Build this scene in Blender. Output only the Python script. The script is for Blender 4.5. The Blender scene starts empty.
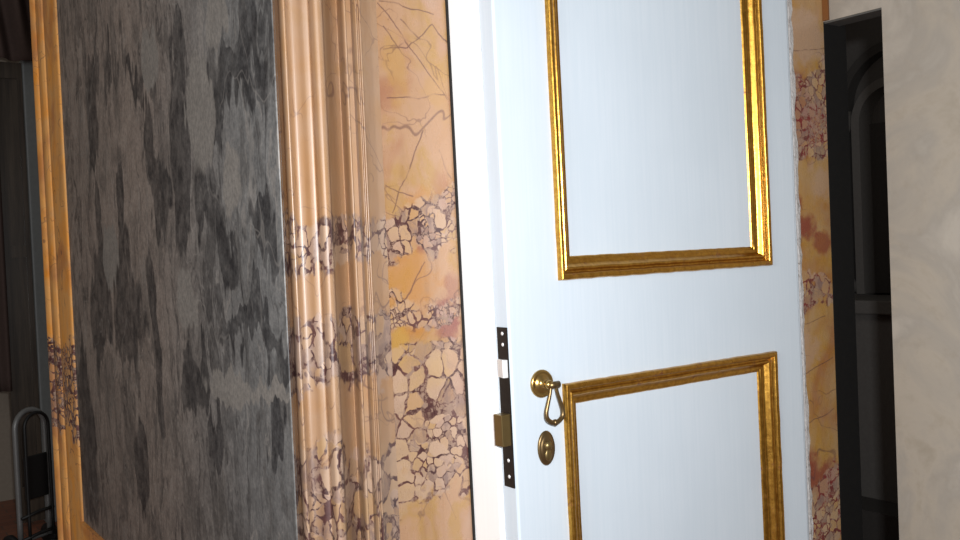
import bpy, bmesh, math, random
from mathutils import Vector, Matrix
random.seed(7)
S = bpy.context.scene
COL = S.collection

# ------------------------------------------------------------------ camera
cam_d = bpy.data.cameras.new('camera'); cam = bpy.data.objects.new('camera', cam_d); COL.objects.link(cam)
cam_d.sensor_width = 36.0; cam_d.lens = 933.0 / 960.0 * 36.0; cam_d.clip_start = .02
YAW, PITCH, ROLL = math.radians(-35.3), math.radians(-1.26), math.radians(2.47)
fwd = Vector((-math.sin(YAW) * math.cos(PITCH), math.cos(YAW) * math.cos(PITCH), math.sin(PITCH)))
r0 = Vector((math.cos(YAW), math.sin(YAW), 0)); u0 = r0.cross(fwd)
up = u0 * math.cos(ROLL) + r0 * math.sin(ROLL); rt = r0 * math.cos(ROLL) - u0 * math.sin(ROLL)
EYE = Vector((0, 0, 1.3))
M = Matrix((rt, up, -fwd)).transposed().to_4x4(); M.translation = EYE
cam.matrix_world = M
S.camera = cam

# ------------------------------------------------------------------ light and exposure
w = bpy.data.worlds.new('World'); S.world = w; w.use_nodes = True
w.node_tree.nodes['Background'].inputs[0].default_value = (1.0, .93, .85, 1)
w.node_tree.nodes['Background'].inputs[1].default_value = .13
def area(name, loc, target, sx, sy, energy, col):
    d = bpy.data.lights.new(name, 'AREA'); d.shape = 'RECTANGLE'; d.size = sx; d.size_y = sy
    d.energy = energy; d.color = col
    o = bpy.data.objects.new(name, d); COL.objects.link(o); o.location = loc
    o.rotation_euler = (Vector(target) - Vector(loc)).to_track_quat('-Z', 'Y').to_euler()
    return o
fl = EYE + rt * .055 + up * .075 - fwd * .01
area('camera_flash', fl, fl + fwd, .035, .025, 27.5, (.95, .97, 1.0))
area('left_side_fill', (-2.6, -.5, 1.8), (.7, 1.2, 1.3), 1.2, 1.7, 42, (.95, .98, 1.0))  # unseen fill added at left to overexpose the white post and lift the marble
pl = bpy.data.lights.new('chapel_fill', 'POINT'); pl.energy = 6.0; pl.shadow_soft_size = .25; pl.color = (1, .93, .85)
po = bpy.data.objects.new('chapel_fill', pl); COL.objects.link(po); po.location = (2.7, 1.5, 2.0)  # added fill with no visible source, brightens the chapel interior
vs = S.view_settings
vs.view_transform = 'Standard'; vs.look = 'None'; vs.exposure = 0.0; vs.gamma = 1.0
vs.use_curve_mapping = False

# ------------------------------------------------------------------ node helpers
class NT:
    def __init__(s, name):
        s.m = bpy.data.materials.new(name); s.m.use_nodes = True; s.t = s.m.node_tree
        s.b = s.t.nodes['Principled BSDF']
    def n(s, typ, **kw):
        nd = s.t.nodes.new(typ)
        for k, v in kw.items(): setattr(nd, k, v)
        return nd
    def put(s, sock, v):
        if hasattr(v, 'is_output'): s.t.links.new(v, sock)
        else:
            try: sock.default_value = v
            except Exception: sock.default_value = (*v, 1)
    def math(s, op, a, b=0.0, c=0.0, clamp=False):
        nd = s.n('ShaderNodeMath', operation=op, use_clamp=clamp)
        s.put(nd.inputs[0], a); s.put(nd.inputs[1], b); s.put(nd.inputs[2], c); return nd.outputs[0]
    def vmath(s, op, a, b=(0, 0, 0)):
        nd = s.n('ShaderNodeVectorMath', operation=op); s.put(nd.inputs[0], a)
        if op == 'SCALE': s.put(nd.inputs['Scale'], b)
        else: s.put(nd.inputs[1], b)
        return nd.outputs[0]
    def coord(s, scale=(1, 1, 1), off=(0, 0, 0)):
        c = s.n('ShaderNodeTexCoord').outputs['Object']
        mp = s.n('ShaderNodeMapping'); s.put(mp.inputs['Vector'], c)
        mp.inputs['Scale'].default_value = scale; mp.inputs['Location'].default_value = off
        return mp.outputs[0]
    def noise(s, vec, scale, detail=4, rough=.55, dist=0.0):
        nd = s.n('ShaderNodeTexNoise'); s.put(nd.inputs['Vector'], vec); nd.inputs['Scale'].default_value = scale
        nd.inputs['Detail'].default_value = detail; nd.inputs['Roughness'].default_value = rough
        nd.inputs['Distortion'].default_value = dist; return nd
    def voro(s, vec, scale, feat='DISTANCE_TO_EDGE', rnd=1.0):
        nd = s.n('ShaderNodeTexVoronoi', feature=feat); s.put(nd.inputs['Vector'], vec)
        nd.inputs['Scale'].default_value = scale; nd.inputs['Randomness'].default_value = rnd; return nd
    def step(s, v, lo, hi, a=0.0, b=1.0):
        nd = s.n('ShaderNodeMapRange', interpolation_type='SMOOTHSTEP'); s.put(nd.inputs[0], v)
        s.put(nd.inputs[1], lo); s.put(nd.inputs[2], hi); s.put(nd.inputs[3], a); s.put(nd.inputs[4], b)
        return nd.outputs[0]
    def ramp(s, f, stops, interp='LINEAR'):
        nd = s.n('ShaderNodeValToRGB'); s.put(nd.inputs[0], f); e = nd.color_ramp; e.interpolation = interp
        while len(e.elements) < len(stops): e.elements.new(.5)
        for el, (p, c) in zip(e.elements, stops): el.position = p; el.color = (*c, 1)
        return nd.outputs[0]
    def mix(s, f, a, b, mode='MIX'):
        nd = s.n('ShaderNodeMix', data_type='RGBA', blend_type=mode)
        s.put(nd.inputs[0], f); s.put(nd.inputs[6], a); s.put(nd.inputs[7], b); return nd.outputs[2]
    def fin(s, col, rough=.5, metal=0.0, bump=None, bs=.2, bd=.002, spec=None):
        s.put(s.b.inputs['Base Color'], col); s.put(s.b.inputs['Roughness'], rough); s.put(s.b.inputs['Metallic'], metal)
        if spec is not None: s.put(s.b.inputs['Specular IOR Level'], spec)
        if bump is not None:
            bn = s.n('ShaderNodeBump'); bn.inputs['Strength'].default_value = bs; bn.inputs['Distance'].default_value = bd
            s.put(bn.inputs['Height'], bump); s.t.links.new(bn.outputs[0], s.b.inputs['Normal'])
        return s.m

def flat(name, c, rough=.5, metal=0.0, spec=None):
    k = NT(name)
    ns = k.noise(k.coord(), 60, 3)
    return k.fin(k.mix(.25, c, k.mix(1.0, c, k.ramp(ns.outputs[0], [(.3, (.7, .7, .7)), (.7, (1.2, 1.2, 1.2))]), 'MULTIPLY')), rough, metal, spec=spec)

def breccia(name, off, bands, tint, matrix=(.075, .030, .030), cell=36.0, rough=.21, gain=1.0, segs=(), patches=(), slope=0.0, clast_warm=.45, red=0.0, vein=1.0, ax='X', pale=1.0, stretch=1.0):
    """polished breccia; bands = [(z_low, z_high, size, matrix_amount)] where rounded clasts lie in dark matrix"""
    k = NT(name)
    p = k.coord(off=off)
    raw = k.n('ShaderNodeTexCoord').outputs['Object']
    sep = k.n('ShaderNodeSeparateXYZ'); k.put(sep.inputs[0], raw)
    X, Y, z0 = sep.outputs
    h0 = X if ax == 'X' else Y
    hh = k.math('SUBTRACT', X, k.math('MULTIPLY', Y, .7)) if ax == 'X' else k.math('ADD', Y, X)
    cmb = k.n('ShaderNodeCombineXYZ'); k.put(cmb.inputs[0], k.math('ADD', hh, off[0])); k.put(cmb.inputs[1], k.math('MULTIPLY', k.math('ADD', z0, off[2]), stretch))
    q = cmb.outputs[0]
    n1 = k.noise(p, 9, 4).outputs[0]; n2 = k.noise(p, 26, 4, .6).outputs[0]; n3 = k.noise(p, 5.5, 4, .55, .8).outputs[0]
    z = k.math('ADD', z0, k.math('MULTIPLY', k.math('SUBTRACT', n1, .5), .14))
    z = k.math('ADD', z, k.math('MULTIPLY', k.math('SUBTRACT', n2, .5), .08))
    z = k.math('SUBTRACT', z, k.math('MULTIPLY', h0, slope))
    dn = k.noise(p, 20, 3, .5).outputs['Color']; dn2 = k.noise(p, 70, 2, .5).outputs['Color']
    qw = k.vmath('ADD', q, k.vmath('SCALE', k.vmath('SUBTRACT', dn, (.5, .5, .5)), .030))
    qw = k.vmath('ADD', qw, k.vmath('SCALE', k.vmath('SUBTRACT', dn2, (.5, .5, .5)), .009))
    # plain ground: ochre, orange and pinkish cream clouds
    c = k.ramp(k.noise(p, 7, 5, .6, .5).outputs[0], tint)
    fine = k.noise(k.coord((1, 1, .45), off), 60, 5, .65).outputs[0]
    streak = k.noise(k.coord((1, 1, .16), off), 34, 4, .6).outputs[0]
    c = k.mix(k.step(fine, .48, .75, 0, .40), c, (.50, .31, .19))
    c = k.mix(k.step(streak, .52, .68, 0, .35), c, (.36, .19, .08))
    if red > 0: c = k.mix(k.math('MULTIPLY', k.step(n3, .50, .66), red), c, (.33, .095, .045))
    # hairline veins in the plain ground
    def contour(scale, wd, seed, lo, hi, st):
        nn = k.noise(k.vmath('ADD', p, (seed, 0, seed * 1.7)), scale, 2.5, .5, .5).outputs[0]
        d = k.math('ABSOLUTE', k.math('SUBTRACT', nn, .5))
        return k.math('MULTIPLY', k.math('MULTIPLY', k.step(d, .001, wd, 1, 0), k.step(k.noise(p, 12, 2).outputs[0], lo, hi)), st)
    vm = k.math('MAXIMUM', contour(7, .0065, 1.3, .42, .54, .8), contour(13, .008, 4.1, .46, .58, .6))
    wv = k.vmath('ADD', raw, k.vmath('SCALE', k.vmath('SUBTRACT', dn, (.5, .5, .5)), .018))
    wp = k.n('ShaderNodeSeparateXYZ'); k.put(wp.inputs[0], wv)
    for (ax_, az_, bx_, bz_) in segs:
        L = math.hypot(bx_ - ax_, bz_ - az_); ux, uz = (bx_ - ax_) / L, (bz_ - az_) / L
        rx = k.math('SUBTRACT', wp.outputs[0], ax_); rz = k.math('SUBTRACT', wp.outputs[2], az_)
        t_ = k.math('MAXIMUM', 0.0, k.math('MINIMUM', k.math('ADD', k.math('MULTIPLY', rx, ux), k.math('MULTIPLY', rz, uz)), L))
        ex = k.math('SUBTRACT', rx, k.math('MULTIPLY', t_, ux)); ez = k.math('SUBTRACT', rz, k.math('MULTIPLY', t_, uz))
        d = k.math('SQRT', k.math('ADD', k.math('MULTIPLY', ex, ex), k.math('MULTIPLY', ez, ez)))
        vm = k.math('MAXIMUM', vm, k.math('MULTIPLY', k.step(d, .0003, .0015, 1, 0), k.step(n2, .35, .55, .25, 1)))
    for (x_, z_, rx_, rz_, col_, st_) in patches:
        ddx = k.math('DIVIDE', k.math('SUBTRACT', wp.outputs[0], x_), rx_); ddz = k.math('DIVIDE', k.math('SUBTRACT', wp.outputs[2], z_), rz_)
        d = k.math('SQRT', k.math('ADD', k.math('MULTIPLY', ddx, ddx), k.math('MULTIPLY', ddz, ddz)))
        d = k.math('ADD', d, k.math('MULTIPLY', k.math('SUBTRACT', n2, .5), 2.2))
        c = k.mix(k.math('MULTIPLY', k.step(d, .5, 1.2, 1, 0), st_), c, col_)
    c = k.mix(k.math('MULTIPLY', vm, .72 * vein), c, (.13, .062, .060))
    for (lo, hi, size, amt) in bands:
        m = k.math('MULTIPLY', k.step(z, lo - .005, lo + .005), k.step(z, hi - .005, hi + .005, 1, 0))
        def cells(mult):
            e_ = k.voro(qw, cell * size * mult); e_.voronoi_dimensions = '2D'
            f_ = k.voro(qw, cell * size * mult, 'F1'); f_.voronoi_dimensions = '2D'
            r_ = k.math('MULTIPLY', k.math('SUBTRACT', .70, f_.outputs[0]), .7)
            mn = k.n('ShaderNodeMath', operation='SMOOTH_MIN'); k.put(mn.inputs[0], e_.outputs[0]); k.put(mn.inputs[1], r_); mn.inputs[2].default_value = .10
            return mn.outputs[0], f_.outputs['Color']
        e1, c1 = cells(1.0); e2, c2 = cells(2.2)
        mixs = k.step(k.noise(p, 15, 2).outputs[0], .52, .56)            # patches of crushed, smaller clasts
        e = k.math('ADD', k.math('MULTIPLY', e1, k.math('SUBTRACT', 1.0, mixs)), k.math('MULTIPLY', k.math('MULTIPLY', e2, .9), mixs))
        cl = k.mix(mixs, c1, c2)
        sc = k.n('ShaderNodeSeparateColor'); k.put(sc.inputs[0], cl)
        th = k.math('MULTIPLY', k.step(k.noise(p, 18, 3, .6).outputs[0], .30, .72, .12, 1), .15 * amt)
        mt = k.math('SUBTRACT', 1.0, k.step(e, k.math('SUBTRACT', th, .02), k.math('ADD', th, .025)))
        cc = k.ramp(sc.outputs[0], [(0, (.52, .32, .16)), (.25, (.58, .41, .26)), (.5, (.62, .47, .35)), (.75, (.52, .39, .33)), (1, (.55, .36, .16))])
        cc = k.mix(clast_warm, cc, c)
        cc = k.mix(k.math('MULTIPLY', k.step(sc.outputs[1], .70, .76), k.step(fine, .42, .62, .25, .7)), cc, (.20, .13, .125))
        cc = k.mix(k.step(n2, .5, .75, 0, .4), cc, (.40, .27, .19))
        mc = k.mix(k.step(n2, .35, .65), matrix, (.15, .065, .055))
        mc = k.mix(k.step(k.noise(p, 95, 3, .6).outputs[0], .52, .62, 0, .8), mc, (.42, .29, .21))
        e3, c3 = cells(4.6)
        mc = k.mix(k.math('MULTIPLY', k.step(e3, .07, .13), k.step(k.noise(p, 40, 2).outputs[0], .44, .56, 0, .75)), mc, (.40, .27, .19))
        bc = k.mix(mt, cc, mc)
        c = k.mix(m, c, bc)
    if gain != 1.0: c = k.mix(1.0, c, (gain, gain * .955, gain * .95), 'MULTIPLY')
    ro = k.math('ADD', rough, k.math('MULTIPLY', fine, .14))
    return k.fin(c, ro, 0.0, fine, .05, .001, spec=.2 if ax == 'Y' else .75)

TINT = [(.28, (.54, .28, .09)), (.40, (.53, .32, .18)), (.50, (.55, .34, .20)), (.58, (.51, .31, .12)), (.66, (.54, .335, .21)), (.78, (.56, .39, .28))]
RP = (.30, .10, .085); YE = (.55, .32, .075); GP = (.27, .19, .19); OR = (.55, .25, .05)
m_field = breccia('breccia_marble', (3.1, 0, 1.7), [(1.105, 1.135, 1.9, 1.1), (1.195, 1.262, 1.5, 1.25), (.862, 1.075, .95, .62)], TINT, slope=.15, red=.5, gain=.71,
    segs=[(0.63, 1.637, 0.736, 1.513), (0.636, 1.574, 0.674, 1.58), (0.674, 1.58, 0.715, 1.618), (0.715, 1.618, 0.739, 1.595), (0.691, 1.469, 0.637, 1.356), (0.633, 1.64, 0.716, 1.632), (0.639, 1.51, 0.733, 1.517), (0.63, 1.391, 0.67, 1.377), (0.637, 1.604, 0.661, 1.577), (0.719, 1.442, 0.737, 1.4), (0.634, 1.209, 0.686, 1.286), (0.663, 1.618, 0.694, 1.596)],
    patches=[(.66, 1.26, .05, .06, OR, .6), (.712, 1.206, .025, .035, RP, .8), (.693, 1.319, .021, .02, RP, .7), (.643, 1.174, .019, .03, YE, .9), (.675, 1.20, .03, .03, OR, .7), (.689, 1.132, .035, .02, YE, .8), (.73, 1.235, .012, .042, RP, .45), (.652, 1.55, .02, .05, YE, .45), (.72, 1.53, .02, .05, YE, .35), (.68, 1.36, .03, .03, OR, .5)])
m_mould = breccia('breccia_marble_moulding', (7.3, .4, .2), [(1.29, 1.365, 1.4, 1.0), (1.13, 1.22, 1.1, .7), (.80, 1.06, 1.0, .8)], [(.28, (.50, .25, .09)), (.42, (.52, .30, .14)), (.6, (.53, .34, .20)), (.75, (.50, .29, .11))], clast_warm=.40, stretch=.6, gain=.66, rough=.36)
RD = (.27, .055, .040); TN = (.52, .34, .22)
m_right = breccia('red_breccia_marble', (1.2, 2, 4.4), [(1.44, 1.62, 1.5, 1.1), (1.17, 1.21, 1.0, 1.2), (.70, .84, 1.0, 1.0)], [(.3, (.50, .25, .05)), (.5, (.50, .31, .14)), (.65, (.50, .27, .06)), (.8, (.50, .33, .21))], matrix=(.25, .045, .040), red=.5, clast_warm=.55,
    patches=[(1.54, 1.68, .10, .06, TN, .9), (1.53, 1.53, .07, .075, RD, .85), (1.60, 1.40, .04, .04, TN, .7), (1.50, 1.36, .035, .03, RD, .8), (1.54, 1.315, .04, .03, RD, .85), (1.60, 1.28, .03, .025, RD, .7), (1.53, 1.17, .03, .015, RD, .6), (1.52, 1.07, .06, .06, TN, .7), (1.55, .83, .07, .05, RD, .8)],
    segs=[(1.45, 1.64, 1.63, 1.665), (1.46, 1.60, 1.55, 1.56), (1.48, 1.02, 1.62, 1.06), (1.46, 1.12, 1.60, 1.14), (1.47, .93, 1.62, .955), (1.45, 1.22, 1.58, 1.19)])
m_side = breccia('orange_breccia_marble', (5.2, 1, 3.1), [(.90, 1.12, 1.1, 1.8)], [(.3, (.82, .30, .03)), (.5, (.76, .38, .12)), (.7, (.82, .34, .06))], clast_warm=.85, red=.45, ax='Y', rough=.5)

# grey marble with smoky upright flames
DARK = [(2.009, 1.598, 0.05, 0.088), (1.87, 1.684, 0.022, 0.059), (1.695, 1.616, 0.075, 0.029), (1.619, 1.493, 0.035, 0.091), (1.454, 1.638, 0.039, 0.074), (1.574, 1.422, 0.044, 0.098), (1.471, 1.437, 0.044, 0.153), (1.25, 1.532, 0.103, 0.049), (1.375, 1.384, 0.029, 0.051), (1.277, 1.336, 0.031, 0.042), (1.14, 1.337, 0.056, 0.051), (1.807, 1.234, 0.105, 0.121), (1.649, 1.15, 0.03, 0.165), (2.025, 1.209, 0.093, 0.133), (2.216, 0.912, 0.089, 0.216), (1.444, 1.108, 0.063, 0.051), (1.205, 1.198, 0.108, 0.03), (1.127, 1.067, 0.019, 0.059), (1.83, 1.404, 0.035, 0.083), (1.154, 1.596, 0.04, 0.044), (1.104, 1.21, 0.035, 0.038), (1.784, 0.917, 0.048, 0.105), (1.35, 1.05, 0.043, 0.045), (2.001, 1.404, 0.037, 0.08)]
PALE = [(1.36, 1.52, 0.061, 0.093), (1.248, 1.41, 0.038, 0.047), (1.291, 1.118, 0.105, 0.025), (1.139, 1.128, 0.056, 0.014), (1.922, 1.321, 0.054, 0.068), (1.279, 1.637, 0.047, 0.04), (1.593, 1.641, 0.056, 0.048), (1.467, 1.24, 0.049, 0.047)]
k = NT('grey_marble')
base = k.coord()
w1 = k.noise(k.coord((1, 1.6, .7)), 7, 2, .5).outputs['Color']; w2 = k.noise(k.coord((1, 1.8, .6)), 20, 2.5, .5).outputs['Color']
pw = k.vmath('ADD', base, k.vmath('MULTIPLY', k.vmath('SUBTRACT', w1, (.5, .5, .5)), (0, .12, .26)))
pw = k.vmath('ADD', pw, k.vmath('MULTIPLY', k.vmath('SUBTRACT', w2, (.5, .5, .5)), (0, .07, .17)))
pw2 = k.vmath('ADD', base, k.vmath('MULTIPLY', k.vmath('SUBTRACT', w2, (.5, .5, .5)), (0, .10, .07)))
def blobs(L, pw=pw):
    acc = None
    for (y, z, ry, rz) in L:
        d = k.vmath('MULTIPLY', k.vmath('SUBTRACT', pw, (.4695, y, z)), (0, 1 / ry, 1 / rz))
        ln = k.n('ShaderNodeVectorMath', operation='LENGTH'); k.put(ln.inputs[0], d)
        v = k.step(ln.outputs['Value'], .90, 1.06, 1, 0)
        acc = v if acc is None else k.math('MAXIMUM', acc, v)
    return acc
fi = k.noise(k.coord((1, 1, .8)), 42, 6, .7).outputs[0]
st = k.noise(k.vmath('MULTIPLY', pw, (1, 3.4, .55)), 7, 5, .6, .9).outputs[0]
big = k.noise(k.coord((1, 1.2, 1.0), (0, 3, 1)), 2.4, 3).outputs[0]
c = k.ramp(fi, [(.3, (.185, .146, .122)), (.5, (.250, .200, .168)), (.72, (.305, .250, .212))])
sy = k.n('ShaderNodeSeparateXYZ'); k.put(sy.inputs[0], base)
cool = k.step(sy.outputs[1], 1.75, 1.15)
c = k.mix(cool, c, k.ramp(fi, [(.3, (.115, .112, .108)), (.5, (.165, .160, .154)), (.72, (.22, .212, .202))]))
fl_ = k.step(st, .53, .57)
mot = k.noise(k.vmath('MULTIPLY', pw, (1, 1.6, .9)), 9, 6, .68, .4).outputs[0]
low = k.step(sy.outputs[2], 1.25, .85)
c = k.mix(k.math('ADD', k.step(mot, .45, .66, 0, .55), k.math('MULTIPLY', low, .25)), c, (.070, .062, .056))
hair = k.noise(k.vmath('MULTIPLY', pw, (1, 3.2, .28)), 22, 4, .65, .5).outputs[0]
c = k.mix(k.math('MULTIPLY', k.step(hair, .55, .63), .55), c, (.055, .050, .048))
c = k.mix(k.math('MULTIPLY', k.step(hair, .42, .36), .35), c, (.30, .265, .235))
dk = k.math('MAXIMUM', blobs(DARK), k.math('MULTIPLY', fl_, k.step(big, .40, .58, .05, .75)))
dk = k.math('MULTIPLY', dk, k.step(fi, .25, .70, 1.0, .62))
c = k.mix(k.math('MULTIPLY', dk, .88), c, k.ramp(fi, [(.35, (.015, .014, .016)), (.7, (.040, .037, .037))]))
c = k.mix(k.math('MULTIPLY', blobs(PALE, pw2), .85), c, k.mix(fi, (.185, .165, .145), (.26, .235, .21)))
cr = k.voro(k.vmath('ADD', base, k.vmath('SCALE', w1, .25)), 5.5).outputs[0]
gr = k.noise(k.coord((1, 1, .8)), 170, 3, .7).outputs[0]
c = k.mix(1.0, c, k.ramp(gr, [(.3, (.75, .75, .75)), (.5, (1, 1, 1)), (.7, (1.25, 1.23, 1.2))]), 'MULTIPLY')
c = k.mix(k.math('MULTIPLY', k.step(cr, .002, .016, 1, 0), k.step(big, .5, .6, 0, .30)), c, (.30, .27, .24))
m_grey = k.fin(c, .42, 0, fi, .05, .001, spec=.25)

# cold white paint with brush streaks
def paint(name, c0, c1, rough=.42):
    k = NT(name)
    st = k.noise(k.coord((70, 70, 2.2)), 3, 4, .6).outputs[0]
    bl = k.noise(k.coord(), 5, 3).outputs[0]
    c = k.mix(k.step(st, .3, .7, .2, .8), c0, c1)
    c = k.mix(k.step(bl, .35, .75, 0, .35), c, tuple(x * .93 for x in c0))
    return k.fin(c, rough, 0, st, .06, .0006)
m_paint = paint('pale_blue_white_paint', (.56, .635, .70), (.61, .675, .735))
m_white = paint('white_paint', (.86, .86, .85), (.90, .90, .89), .5)
k = NT('chipped_white_paint')
ns = k.noise(k.coord(), 90, 5, .7).outputs[0]
m_worn = k.fin(k.ramp(ns, [(.34, (.30, .27, .25)), (.42, (.58, .56, .55)), (.6, (.74, .73, .73))]), .8, 0, ns, .8, .004)
# worn gilding over red bole
k = NT('worn_gold_leaf')
ns = k.noise(k.coord((1, 1, 1)), 38, 5, .7).outputs[0]; n2 = k.noise(k.coord(), 160, 3).outputs[0]
wear = k.step(ns, .56, .70)
c = k.mix(wear, k.ramp(n2, [(.3, (.40, .19, .030)), (.7, (.60, .33, .060))]), (.17, .05, .016))
m_gold = k.fin(c, k.math('ADD', .22, k.math('MULTIPLY', ns, .15)), k.math('SUBTRACT', .97, k.math('MULTIPLY', wear, .6)), ns, .35, .0015)
# mottled cream plaster
k = NT('mottled_cream_plaster')
n1 = k.noise(k.coord(off=(2, 0, 0)), 5, 5, .6, .8).outputs[0]; n2 = k.noise(k.coord(), 30, 5, .65).outputs[0]
c = k.ramp(n1, [(.34, (.29, .245, .185)), (.46, (.37, .315, .250)), (.56, (.32, .280, .232)), (.68, (.40, .350, .290))])
c = k.mix(k.step(n2, .5, .75, 0, .3), c, (.26, .215, .16))
m_plaster = k.fin(c, .75, 0, n2, .08, .002)
m_brown = flat('brown_wood', (.20, .075, .02), .4)
m_blackwood_shadow = flat('black_wood_and_shadow_line', (.016, .015, .014), .6, spec=.2)  # black wood of the jamb lining, also the painted shadow line at the post
m_soffit = flat('grey_lintel_board', (.085, .08, .072), .7)
m_dim = flat('dark_grey_stone', (.10, .092, .085), .8)  # three plain dark grey stone tones for the chapel
m_dim2 = flat('mid_grey_stone', (.14, .13, .12), .8)
m_dimd = flat('darkest_grey_stone', (.055, .050, .046), .9)
k = NT('dark_walnut')
ns = k.noise(k.coord((30, 30, 1.6)), 2, 5, .6).outputs[0]
m_walnut = k.fin(k.ramp(ns, [(.3, (.030, .021, .014)), (.7, (.085, .062, .042))]), .35, 0, ns, .1, .002)
m_cloth = flat('dark_brown_velvet', (.085, .058, .050), .95, spec=.1)
m_casing = flat('grey_blue_paint', (.26, .28, .28), .5)
m_farwall = flat('dull_plaster', (.30, .25, .20), .9)
k = NT('terracotta_tiles')
br = k.n('ShaderNodeTexBrick'); k.put(br.inputs['Vector'], k.coord()); br.offset = .5
br.inputs['Scale'].default_value = 3.6; br.inputs['Mortar Size'].default_value = .012
br.inputs['Color1'].default_value = (.22, .07, .04, 1); br.inputs['Color2'].default_value = (.28, .10, .055, 1); br.inputs['Mortar'].default_value = (.12, .07, .05, 1)
m_floor = k.fin(br.outputs[0], .45)
m_iron = flat('blackened_iron', (.022, .018, .015), .42, .6)
m_steel = flat('bright_steel', (.85, .85, .84), .35, .35)
m_oldbrass = flat('aged_brass', (.24, .17, .07), .38, .85)
m_brass = flat('brass', (.42, .27, .09), .28, .9)
m_bronze = flat('dark_bronze', (.19, .125, .055), .36, .85)
m_tube = flat('grey_painted_tube', (.24, .24, .235), .4, .3)
m_black = flat('black_plastic', (.010, .010, .010), .5)

# ------------------------------------------------------------------ mesh helpers
def obj(name, bm, mat, parent=None, smooth=False, bevel=0.0):
    bmesh.ops.recalc_face_normals(bm, faces=bm.faces)
    me = bpy.data.meshes.new(name); bm.to_mesh(me); bm.free()
    if smooth:
        for f in me.polygons: f.use_smooth = True
    me.materials.append(mat)
    o = bpy.data.objects.new(name, me); COL.objects.link(o)
    if parent: o.parent = parent
    if bevel:
        md = o.modifiers.new('bevel', 'BEVEL'); md.width = bevel; md.segments = 2; md.limit_method = 'ANGLE'
    return o
def box(bm, x0, x1, y0, y1, z0, z1):
    v = [bm.verts.new(c) for c in ((x0, y0, z0), (x1, y0, z0), (x1, y1, z0), (x0, y1, z0), (x0, y0, z1), (x1, y0, z1), (x1, y1, z1), (x0, y1, z1))]
    for f in ((3, 2, 1, 0), (4, 5, 6, 7), (0, 1, 5, 4), (1, 2, 6, 5), (2, 3, 7, 6), (3, 0, 4, 7)): bm.faces.new([v[i] for i in f])
def bx(*a):
    bm = bmesh.new(); box(bm, *a); return bm
def tag(o, kind=None, label=None, cat=None, group=None):
    for kk, v in (('kind', kind), ('label', label), ('category', cat), ('group', group)):
        if v: o[kk] = v
    return o
def empty(name, loc):
    o = bpy.data.objects.new(name, None); COL.objects.link(o); o.location = loc; o.empty_display_size = .1; return o
def local(bm, root):
    bmesh.ops.translate(bm, vec=-Vector(root.location), verts=bm.verts); return bm
def prism(pts, z0, z1):
    bm = bmesh.new(); lo = [bm.verts.new((x, y, z0)) for x, y in pts]; hi = [bm.verts.new((x, y, z1)) for x, y in pts]
    n = len(pts)
    for i in range(n): bm.faces.new((lo[i], lo[(i + 1) % n], hi[(i + 1) % n], hi[i]))
    bm.faces.new(lo); bm.faces.new(hi); return bm
def smooth_line(pts, n=6):
    out = []
    for i in range(len(pts) - 1):
        p0 = pts[max(i - 1, 0)]; p1 = pts[i]; p2 = pts[i + 1]; p3 = pts[min(i + 2, len(pts) - 1)]
        for j in range(n):
            t = j / n
            out.append(tuple(.5 * (2 * b + (c - a) * t + (2 * a - 5 * b + 4 * c - d) * t * t + (3 * b - a - 3 * c + d) * t ** 3) for a, b, c, d in zip(p0, p1, p2, p3)))
    out.append(tuple(pts[-1])); return out
def tube(bm, pts, r, closed=False, seg=12):
    pts = [Vector(p) for p in pts]; n = len(pts); rings = []; prev = None
    for i, p in enumerate(pts):
        a = pts[(i - 1) % n] if (closed or i > 0) else p; b = pts[(i + 1) % n] if (closed or i < n - 1) else p
        t = (b - a).normalized()
        if prev is None: prev = t.orthogonal()
        u = (prev - t * prev.dot(t)).normalized(); prev = u; v = t.cross(u)
        rr = r[i] if isinstance(r, (list, tuple)) else r
        rings.append([bm.verts.new(p + (u * math.cos(q) + v * math.sin(q)) * rr) for q in [2 * math.pi * s / seg for s in range(seg)]])
    m = n if closed else n - 1
    for i in range(m):
        A, B = rings[i], rings[(i + 1) % n]
        off = 0
        if closed and i == n - 1:
            off = min(range(seg), key=lambda o_: (A[0].co - B[o_].co).length)
        for s in range(seg): bm.faces.new((A[s], A[(s + 1) % seg], B[(s + 1 + off) % seg], B[(s + off) % seg]))
    if not closed: bm.faces.new(rings[0][::-1]); bm.faces.new(rings[-1])
    return bm
def lathe_y(bm, c, prof, seg=28, ex=1.0, ez=1.0):
    """turned shape about the axis -Y through c; prof = [(radius, distance in front)]"""
    rings = []
    for r, h in prof:
        if r < 1e-6: rings.append([bm.verts.new((c[0], c[1] - h, c[2]))])
        else: rings.append([bm.verts.new((c[0] + r * ex * math.cos(q), c[1] - h, c[2] + r * ez * math.sin(q))) for q in [2 * math.pi * s / seg for s in range(seg)]])
    for A, B in zip(rings, rings[1:]):
        for s in range(seg):
            t = (s + 1) % seg
            if len(A) == 1: bm.faces.new((A[0], B[s], B[t]))
            elif len(B) == 1: bm.faces.new((A[s], A[t], B[0]))
            else: bm.faces.new((A[s], A[t], B[t], B[s]))
    return bm

# ------------------------------------------------------------------ the setting
tag(obj('floor', bx(-5, 6, -3, 8, -.1, 0), m_floor), 'structure')
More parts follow.
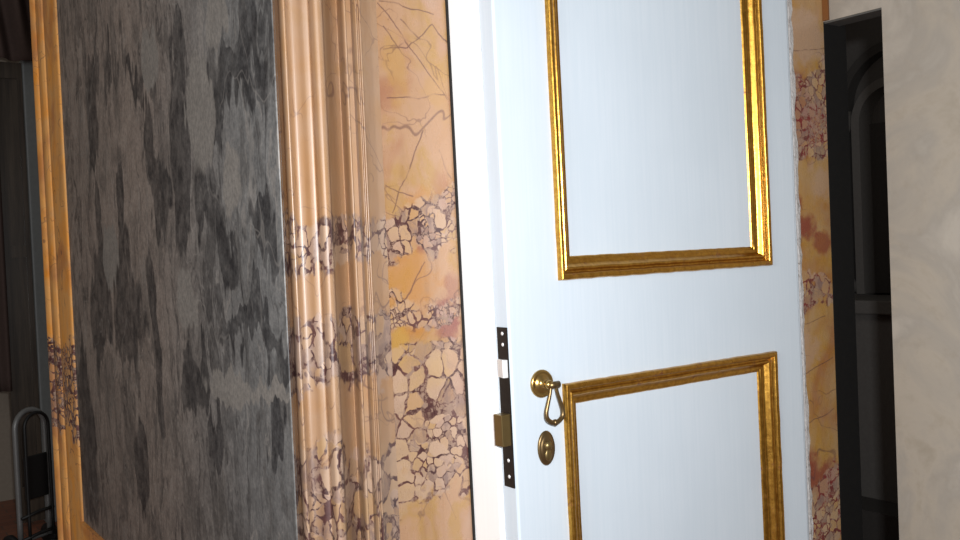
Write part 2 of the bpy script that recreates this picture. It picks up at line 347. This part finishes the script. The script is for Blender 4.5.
# pier: its front carries the marble field, its left side the grey panel
tag(obj('wall_back', bx(.50, 1.627, 1.10, 1.32, 0, 2.7), m_field), 'structure')
tag(obj('trim_1', bx(1.4475, 1.626, 1.0985, 1.0999, 0, 2.7), m_right), 'structure')
wl = tag(obj('wall_left', bx(.474, .70, 1.321, 2.545, 0, 2.7), m_side), 'structure')
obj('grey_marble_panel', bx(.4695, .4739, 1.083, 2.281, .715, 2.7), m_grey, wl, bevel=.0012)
obj('backing', bx(.474, .499, 1.101, 1.3205, 0, 2.7), m_side, wl)
pr = [(.4735, 2.5445)] + [(.4735 - d, y) for y, d in smooth_line([(2.544, .004), (2.536, .013), (2.520, .017), (2.505, .013), (2.500, .007)], 4) + smooth_line([(2.497, .009), (2.47, .012), (2.445, .012), (2.432, .008)], 4) + [(2.428, .002), (2.422, .002)] + smooth_line([(2.417, .007), (2.39, .009), (2.34, .009), (2.292, .008), (2.284, .004)], 4)] + [(.4735, 2.2825)]
obj('panel_border', prism(pr, 0, 2.7), m_side, wl)
pr2 = [(.4735, 2.281), (.462, 2.281), (.462, 1.083), (.4735, 1.083)]
obj('panel_border', prism(pr2, 0, .7145), m_side, wl)

# moulded marble architrave at the corner of the pier
P = [(.4704, .020), (.4790, .014)]
seq = [(.4704, .020), (.4790, .014)]
seq += smooth_line([(.4770, .0235), (.4775, .027), (.4793, .0295), (.4822, .0290), (.4838, .0260), (.4850, .0205)], 4)
seq += smooth_line([(.4885, .0150), (.4950, .0130), (.5030, .0155), (.5090, .0195), (.5150, .0215), (.5178, .0205)], 5)
seq += smooth_line([(.5186, .0250), (.5200, .0285), (.5235, .0305), (.5280, .0305), (.5315, .0290), (.5345, .0250)], 4)
seq += smooth_line([(.5370, .0215), (.5440, .0160), (.5510, .0105), (.5580, .0060), (.5655, .0030)], 4)
seq += smooth_line([(.5648, .0175), (.5655, .0205), (.5674, .0220), (.5696, .0210), (.5708, .0170)], 4)
seq += [(.5740, .0120), (.5805, .0125)]
seq += smooth_line([(.5806, .0190), (.5822, .0225), (.5840, .0225), (.5856, .0200), (.5872, .0195), (.5885, .0215), (.5905, .0210), (.5925, .0170)], 4)
seq += smooth_line([(.5950, .0150), (.6010, .0115), (.6080, .0075), (.6160, .0035), (.6262, .0004)], 5)
RELIEF = 1.75                                      # deeper relief, each arris kept on its own sight line
pts = []
for i, (x, p_) in enumerate(seq):
    d_ = p_ if i == 0 else p_ * RELIEF - .006 * (1 - min(1, max(0, (x - .59) / .036)))
    if i == 1: d_ = .0008
    pts.append((x * (1.0995 - d_) / (1.0995 - p_), 1.0995 - d_))
pts = [(.4745, 1.0995)] + pts + [(.6262, 1.0995)]
o = tag(obj('trim_2', prism(pts, 0, 2.7), m_mould), 'structure')

# white door post against the marble and chipped strip on the hinge side
bm = bx(.7440, .7470, 1.0965, 1.0998, 0, 2.7)  # dark strip standing in for the shadow line between marble and post
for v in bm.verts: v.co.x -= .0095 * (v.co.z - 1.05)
tag(obj('post_shadow_line', bm, m_blackwood_shadow), 'structure')
bm = bx(.7470, .80, 1.035, 1.0985, 0, 2.7)
for v in bm.verts: v.co.x -= .0095 * (v.co.z - 1.05)
tag(obj('trim_3', bm, m_white, bevel=.0015), 'structure')
bm = bmesh.new()
n = 160; rows = []
for i in range(n + 1):
    z = 2.7 * i / n; j = random.uniform(-.0035, .0025)
    rows.append([bm.verts.new(q) for q in ((1.39, 1.098, z), (1.39, 1.034, z), (1.434, 1.032 + random.uniform(-.001, .001), z), (1.447 + j, 1.036, z), (1.447, 1.098, z))])
for A, B in zip(rows, rows[1:]):
    for s in range(5): bm.faces.new((A[s], A[(s + 1) % 5], B[(s + 1) % 5], B[s]))
bm.faces.new(rows[0]); bm.faces.new(rows[-1])
for v in bm.verts: v.co.x -= .0095 * (v.co.z - 1.05)
tag(obj('trim_4', bm, m_worn), 'structure')

# right wall, with its narrow opening beside the pier
bm = bmesh.new()
box(bm, 1.628, 1.678, -2.5, .977, 0, 2.7)
box(bm, 1.628, 1.678, .977, 1.10, 1.716, 2.7)
tag(obj('wall_right', bm, m_plaster), 'structure')
bm = bmesh.new()
box(bm, 1.6285, 1.700, 1.0985, 1.104, 0, 1.716)
tag(obj('trim_5', bm, m_blackwood_shadow), 'structure')
tag(obj('trim_8', bx(1.6290, 1.677, .9775, 1.0980, 1.7125, 1.7155), m_soffit), 'structure')
tag(obj('trim_6', bx(1.6225, 1.6275, 1.0855, 1.0978, 1.717, 2.7), m_brown), 'structure')
# dim side chapel behind the opening
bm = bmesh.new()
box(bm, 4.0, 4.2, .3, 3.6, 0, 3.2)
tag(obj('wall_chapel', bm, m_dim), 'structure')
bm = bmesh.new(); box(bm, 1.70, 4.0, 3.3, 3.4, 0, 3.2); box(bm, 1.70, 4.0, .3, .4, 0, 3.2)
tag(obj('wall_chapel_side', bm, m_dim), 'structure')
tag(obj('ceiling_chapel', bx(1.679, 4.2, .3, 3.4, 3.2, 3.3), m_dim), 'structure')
# far doorway beyond the grey panel
tag(obj('wall_far', bx(-3, 3, 5.85, 6.05, 0, 3.4), m_farwall), 'structure')
tag(obj('trim_7', bx(.885, .97, 5.16, 5.26, 0, 2.36), m_casing, bevel=.006), 'structure')
d2 = tag(empty('door_2', (.80, 5.2, 0)), 'structure', 'dark wooden door leaf in the far doorway left of the grey marble', 'door')
bm = bmesh.new(); box(bm, .755, .785, 5.18, 5.22, .02, 2.34); box(bm, .862, .884, 5.18, 5.22, .02, 2.34)
for z0, z1 in ((.02, .2), (1.36, 1.42), (2.26, 2.34)): box(bm, .785, .862, 5.18, 5.22, z0, z1)
obj('leaf', local(bm, d2), m_walnut, d2)
for z0, z1 in ((.2, 1.36), (1.42, 2.26)): obj('panel', local(bx(.785, .862, 5.192, 5.21, z0, z1), d2), m_walnut, d2)

# ------------------------------------------------------------------ the white and gold door
FX0, FX1, FY, T = .7525, 1.383, 1.0, .033
door = tag(empty('door_1', (FX1, FY + T, 0)), 'structure', 'pale blue-white panelled door with gilded mouldings, standing against the marble wall', 'door')
LEAN = .0095                                      # the old door set leans a little out of plumb
def lean(bm):
    for v in bm.verts: v.co.x -= LEAN * (v.co.z - 1.05)
    return bm
def dp(name, bm, mat, parent=None, **kw):
    lean(bm)
    return obj(name, local(bm, door), mat, parent or door, **kw)
U = .014
frames = [(.8425, 1.3075, 1.2520, 2.17), (.8405, 1.3095, .20, 1.1075)]
bm = bmesh.new()
a0, a1 = .8425 + U, 1.3075 - U
xs = [FX0, a0, a1, FX1]; zs = [.02, .20 + U, 1.1075 - U, 1.2520 + U, 2.17 - U, 2.35]
vv = {}
def V(i, j, y):
    if (i, j, y) not in vv: vv[i, j, y] = bm.verts.new((xs[i], y, zs[j]))
    return vv[i, j, y]
hole = lambda i, j: i == 1 and j in (1, 3)
for i in range(3):
    for j in range(5):
        if hole(i, j): continue
        for y in (FY, FY + T): bm.faces.new((V(i, j, y), V(i + 1, j, y), V(i + 1, j + 1, y), V(i, j + 1, y)))
        for (di, dj, e) in ((-1, 0, ((i, j), (i, j + 1))), (1, 0, ((i + 1, j), (i + 1, j + 1))), (0, -1, ((i, j), (i + 1, j))), (0, 1, ((i, j + 1), (i + 1, j + 1)))):
            ni, nj = i + di, j + dj
            if not (0 <= ni < 3 and 0 <= nj < 5) or hole(ni, nj):
                (p_, q_), (r_, t_) = e
                bm.faces.new((V(p_, q_, FY), V(r_, t_, FY), V(r_, t_, FY + T), V(p_, q_, FY + T)))
dp('leaf', bm, m_paint, bevel=.003)
dp('edge_bead', tube(bmesh.new(), [(FX1 + .0085, FY + .012, .02), (FX1 + .0085, FY + .012, 2.35)], .0058), m_paint, smooth=True)
PROF = smooth_line([(0, -.0005), (.0004, .005), (.0022, .0082), (.0052, .0088), (.0085, .0070), (.0100, .0022), (.0106, .0007)], 4) + \
       smooth_line([(.0122, .0007), (.0135, .0014), (.0155, .0028), (.0180, .0020), (.0222, -.0045), (.0258, -.0062), (.0280, -.0060)], 4) + \
       smooth_line([(.0288, -.0085), (.0312, -.0088), (.0335, -.0118)], 3)
for (x0, x1, z0, z1) in frames:
    dp('panel', bx(x0 + .02, x1 - .02, FY + .0115, FY + .026, z0 + .02, z1 - .02), m_paint)
    bm = bmesh.new(); cor = []
    nstep = 40
    # walk round the rectangle with mitred corners; every side is subdivided so hand-laid unevenness shows
    sides = [((x0, z0), (x1, z0), (1, 0), (0, 1)), ((x1, z0), (x1, z1), (0, 1), (-1, 0)), ((x1, z1), (x0, z1), (-1, 0), (0, -1)), ((x0, z1), (x0, z0), (0, -1), (1, 0))]
    for (A, B, d, nrm) in sides:
        L = math.hypot(B[0] - A[0], B[1] - A[1]); prev = None
        for i in range(nstep + 1):
            t = i / nstep; ring = []
            wob = 0 if i in (0, nstep) else random.uniform(-.0004, .0004)
            for u, h in PROF:
                s = u + (L - 2 * u) * t
                ring.append(bm.verts.new((A[0] + d[0] * s + nrm[0] * (u + wob), FY - h + wob * .5, A[1] + d[1] * s + nrm[1] * (u + wob))))
            if prev:
                for q in range(len(PROF) - 1): bm.faces.new((prev[q], ring[q], ring[q + 1], prev[q + 1]))
            prev = ring
    dp('panel_moulding', bm, m_gold, smooth=True)

# lock in the door edge
EX = FX0
lock = dp('lock_faceplate', bx(EX - .0018, EX + .001, FY + .003, FY + .025, .9755, 1.1935), m_iron)
lock['label'] = 'dark iron lock plate in the door edge'
for z in (1.185, 1.170, 1.012, .990):
    bm = bmesh.new(); bmesh.ops.create_uvsphere(bm, u_segments=12, v_segments=8, radius=.0026)
    bmesh.ops.transform(bm, matrix=Matrix.Translation((EX - .0018, FY + .013, z)) @ Matrix.Diagonal((.5, 1, 1, 1)), verts=bm.verts)
    dp('screw', bm, m_steel, lock, smooth=True)
bm = prism([(EX - .0015, FY + .004), (EX - .009, FY + .006), (EX - .0045, FY + .0245), (EX - .0015, FY + .0245)], 1.1255, 1.150)
o = dp('latch_bolt', bm, m_steel, lock, bevel=.0008); o['label'] = 'bright steel latch tongue'
o = dp('dead_bolt', bx(EX - .0165, EX - .001, FY + .0045, FY + .0225, 1.0335, 1.0765), m_oldbrass, lock, bevel=.001); o['label'] = 'aged brass bolt'

# drop pull
HC = (.8035, FY, 1.1120)
hd = dp('door_pull', lathe_y(bmesh.new(), HC, [(0, -.001), (.0192, -.001), (.0196, .0015), (.0185, .0038), (.0160, .0042), (.0150, .0030), (.0125, .0034), (.0115, .0052), (.0085, .0060), (.0060, .0075), (.0050, .0095), (.0046, .0130), (.0058, .0145), (.0065, .0170), (.0056, .0200), (.003, .0216), (0, .022)]), m_brass, smooth=True)
ky = FY - .0178
bm = bmesh.new()
tube(bm, [(HC[0] - .001, ky, HC[2] - .001), (HC[0] + .0165, ky, HC[2] - .001)], [.0048, .0048], seg=14)
dp('knuckle', bm, m_bronze, hd, smooth=True)
lp = [(x_ * 1.12 - .0035, z_ * .93) for x_, z_ in [(0.0045, -.002), (.0025, -.014), (-.0015, -.028), (-.0045, -.040), (-.0035, -.049), (.002, -.0545), (.0085, -.0565), (.015, -.0545), (.0205, -.049), (.0215, -.040), (.0185, -.028), (.0145, -.014), (.0125, -.002)]]
L = smooth_line(lp, 4)
bm = tube(bmesh.new(), [(HC[0] + x, ky - .001, HC[2] + z) for x, z in L], [.0021 + .0014 * min(1, max(0, -z / .056)) for x, z in L], seg=10)
bmesh.ops.create_uvsphere(bm, u_segments=12, v_segments=8, radius=.0046, matrix=Matrix.Translation((HC[0] + .0060, ky - .001, HC[2] - .0523)))
dp('drop_ring', bm, m_bronze, hd, smooth=True)
# oval keyhole plate
EC = (.806, FY, 1.0225)
es = dp('escutcheon', lathe_y(bmesh.new(), EC, [(0, -.001), (.0146, -.001), (.0150, .0014), (.0138, .0034), (.0118, .0030), (.0108, .0042), (.0080, .0052), (0, .0056)], ex=1.0, ez=1.62), m_bronze, smooth=True)
dp('keyhole_cover', lathe_y(bmesh.new(), (EC[0], EC[1] - .004, EC[2] + .004), [(0, 0), (.0062, 0), (.0066, .002), (.005, .0048), (0, .0066)], seg=18), m_oldbrass, es, smooth=True)
bm = bmesh.new(); bmesh.ops.create_uvsphere(bm, u_segments=14, v_segments=10, radius=1.0)
bmesh.ops.transform(bm, matrix=Matrix.Translation((EC[0], EC[1] - .005, EC[2] - .009)) @ Matrix.Diagonal((.006, .0025, .0085, 1)), verts=bm.verts)
dp('keyhole_flap', bm, m_oldbrass, es, smooth=True)

# ------------------------------------------------------------------ chapel furnishings
ar = tag(empty('arched_altarpiece', (4.0, 2.32, 1.02)), None, 'dim arched stone altarpiece standing on the altar in the dark opening', 'altarpiece')
def arch(cy, zs, R0, R1, zb, x0, x1, n=28):
    bm = bmesh.new(); ring = []
    path = [(math.pi, zb)] + [(math.pi - math.pi * i / n, None) for i in range(n + 1)] + [(0, zb)]
    for a_, zz in path:
        q = []
        for R in (R0, R1):
            y = cy + R * math.cos(a_); z = zz if zz is not None else zs + R * math.sin(a_)
            q += [bm.verts.new((x0, y, z)), bm.verts.new((x1, y, z))]
        ring.append(q)
    for A, B in zip(ring, ring[1:]):
        for i, j in ((0, 1), (1, 3), (3, 2), (2, 0)): bm.faces.new((A[i], A[j], B[j], B[i]))
    for q in (ring[0], ring[-1]): bm.faces.new((q[0], q[1], q[3], q[2]))
    return bm
def cp(name, bm, mat, parent, **kw): return obj(name, local(bm, parent), mat, parent, **kw)
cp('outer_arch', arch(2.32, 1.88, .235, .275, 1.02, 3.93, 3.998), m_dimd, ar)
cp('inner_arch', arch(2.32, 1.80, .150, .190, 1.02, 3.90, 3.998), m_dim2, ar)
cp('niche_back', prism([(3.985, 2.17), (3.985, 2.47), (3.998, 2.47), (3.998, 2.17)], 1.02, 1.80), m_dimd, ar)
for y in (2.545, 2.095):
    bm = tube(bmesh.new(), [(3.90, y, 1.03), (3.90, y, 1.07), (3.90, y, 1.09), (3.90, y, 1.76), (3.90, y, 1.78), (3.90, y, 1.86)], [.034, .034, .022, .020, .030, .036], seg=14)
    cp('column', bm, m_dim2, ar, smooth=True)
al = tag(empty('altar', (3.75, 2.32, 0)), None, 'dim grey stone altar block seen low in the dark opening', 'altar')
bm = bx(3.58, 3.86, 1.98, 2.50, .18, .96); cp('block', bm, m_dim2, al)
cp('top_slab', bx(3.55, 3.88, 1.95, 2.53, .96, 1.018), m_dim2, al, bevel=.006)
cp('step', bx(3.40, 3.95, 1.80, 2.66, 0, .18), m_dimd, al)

# ------------------------------------------------------------------ curtain in the far doorway
cu = tag(empty('curtain', (.72, 5.08, 2.34)), None, 'dark brown draped curtain hanging over the far doorway', 'curtain')
def drape(x0, x1, z0, z1, y, nf, amp, skew, nx=90, nz=24):
    bm = bmesh.new(); g = []
    for side in (0, 1):
        rows = []
        for j in range(nz + 1):
            z = z0 + (z1 - z0) * j / nz
            rows.append([bm.verts.new((x0 + (x1 - x0) * i / nx, y + side * .004 + amp * math.sin(nf * 2 * math.pi * i / nx + skew * (z - z0)) + .3 * amp * math.sin(2.7 * nf * math.pi * i / nx + 1), z)) for i in range(nx + 1)])
        for A, B in zip(rows, rows[1:]):
            for i in range(nx): bm.faces.new((A[i], A[i + 1], B[i + 1], B[i]))
        g.append(rows)
    a, b = g
    for i in range(nx):
        bm.faces.new((a[0][i], a[0][i + 1], b[0][i + 1], b[0][i])); bm.faces.new((a[-1][i], a[-1][i + 1], b[-1][i + 1], b[-1][i]))
    for j in range(nz):
        bm.faces.new((a[j][0], a[j + 1][0], b[j + 1][0], b[j][0])); bm.faces.new((a[j][-1], a[j + 1][-1], b[j + 1][-1], b[j][-1]))
    return bm
cp('valance', drape(.45, 1.05, 2.33, 3.0, 5.06, 5, .030, 9), m_cloth, cu, smooth=True)
cp('side_fall', drape(.42, .755, .70, 2.36, 5.12, 5, .018, .4), m_cloth, cu, smooth=True)

# ------------------------------------------------------------------ folded hand truck
ht = tag(empty('hand_truck', (.757, 4.70, 0)), None, 'small grey tubular hand truck parked at the far end of the grey marble wall', 'hand truck')
ht.rotation_euler = (0, 0, math.radians(30))
def ubend(w_, top, bot, n=16):
    r = w_ / 2
    return [(-r, 0, bot)] + [(-r, 0, bot + (top - r - bot) * i / 6) for i in range(1, 6)] + [(r * math.cos(math.pi - math.pi * i / n), 0, top - r + r * math.sin(math.pi - math.pi * i / n)) for i in range(n + 1)] + [(r, 0, bot + (top - r - bot) * i / 6) for i in range(5, 0, -1)] + [(r, 0, bot)]
obj('frame', tube(bmesh.new(), ubend(.158, .655, .06), .0125), m_tube, ht, smooth=True)
obj('inner_handle', tube(bmesh.new(), [(x + .014, -.026, z) for x, y, z in ubend(.128, .640, .06)], .0075), m_black, ht, smooth=True)
obj('back_plate', bx(-.050, .075, -.014, -.004, .245, .445), m_black, ht, bevel=.008)
for z in (.185, .085): obj('crossbar', tube(bmesh.new(), [(-.085, -.02, z - .012), (0, -.034, z + .004), (.088, -.02, z)], .008), m_black, ht, smooth=True)
obj('toe_plate', bx(-.10, .10, -.16, .01, .012, .024), m_tube, ht, bevel=.003)
for x in (-.105, .105):
    bm = bmesh.new()
    tube(bm, [(x - .012, .035, .05), (x - .009, .035, .05), (x + .009, .035, .05), (x + .012, .035, .05)], [.042, .05, .05, .042], seg=24)
    obj('wheel', bm, m_black, ht, smooth=True)
obj('axle', tube(bmesh.new(), [(-.10, .035, .05), (.10, .035, .05)], .006), m_tube, ht)
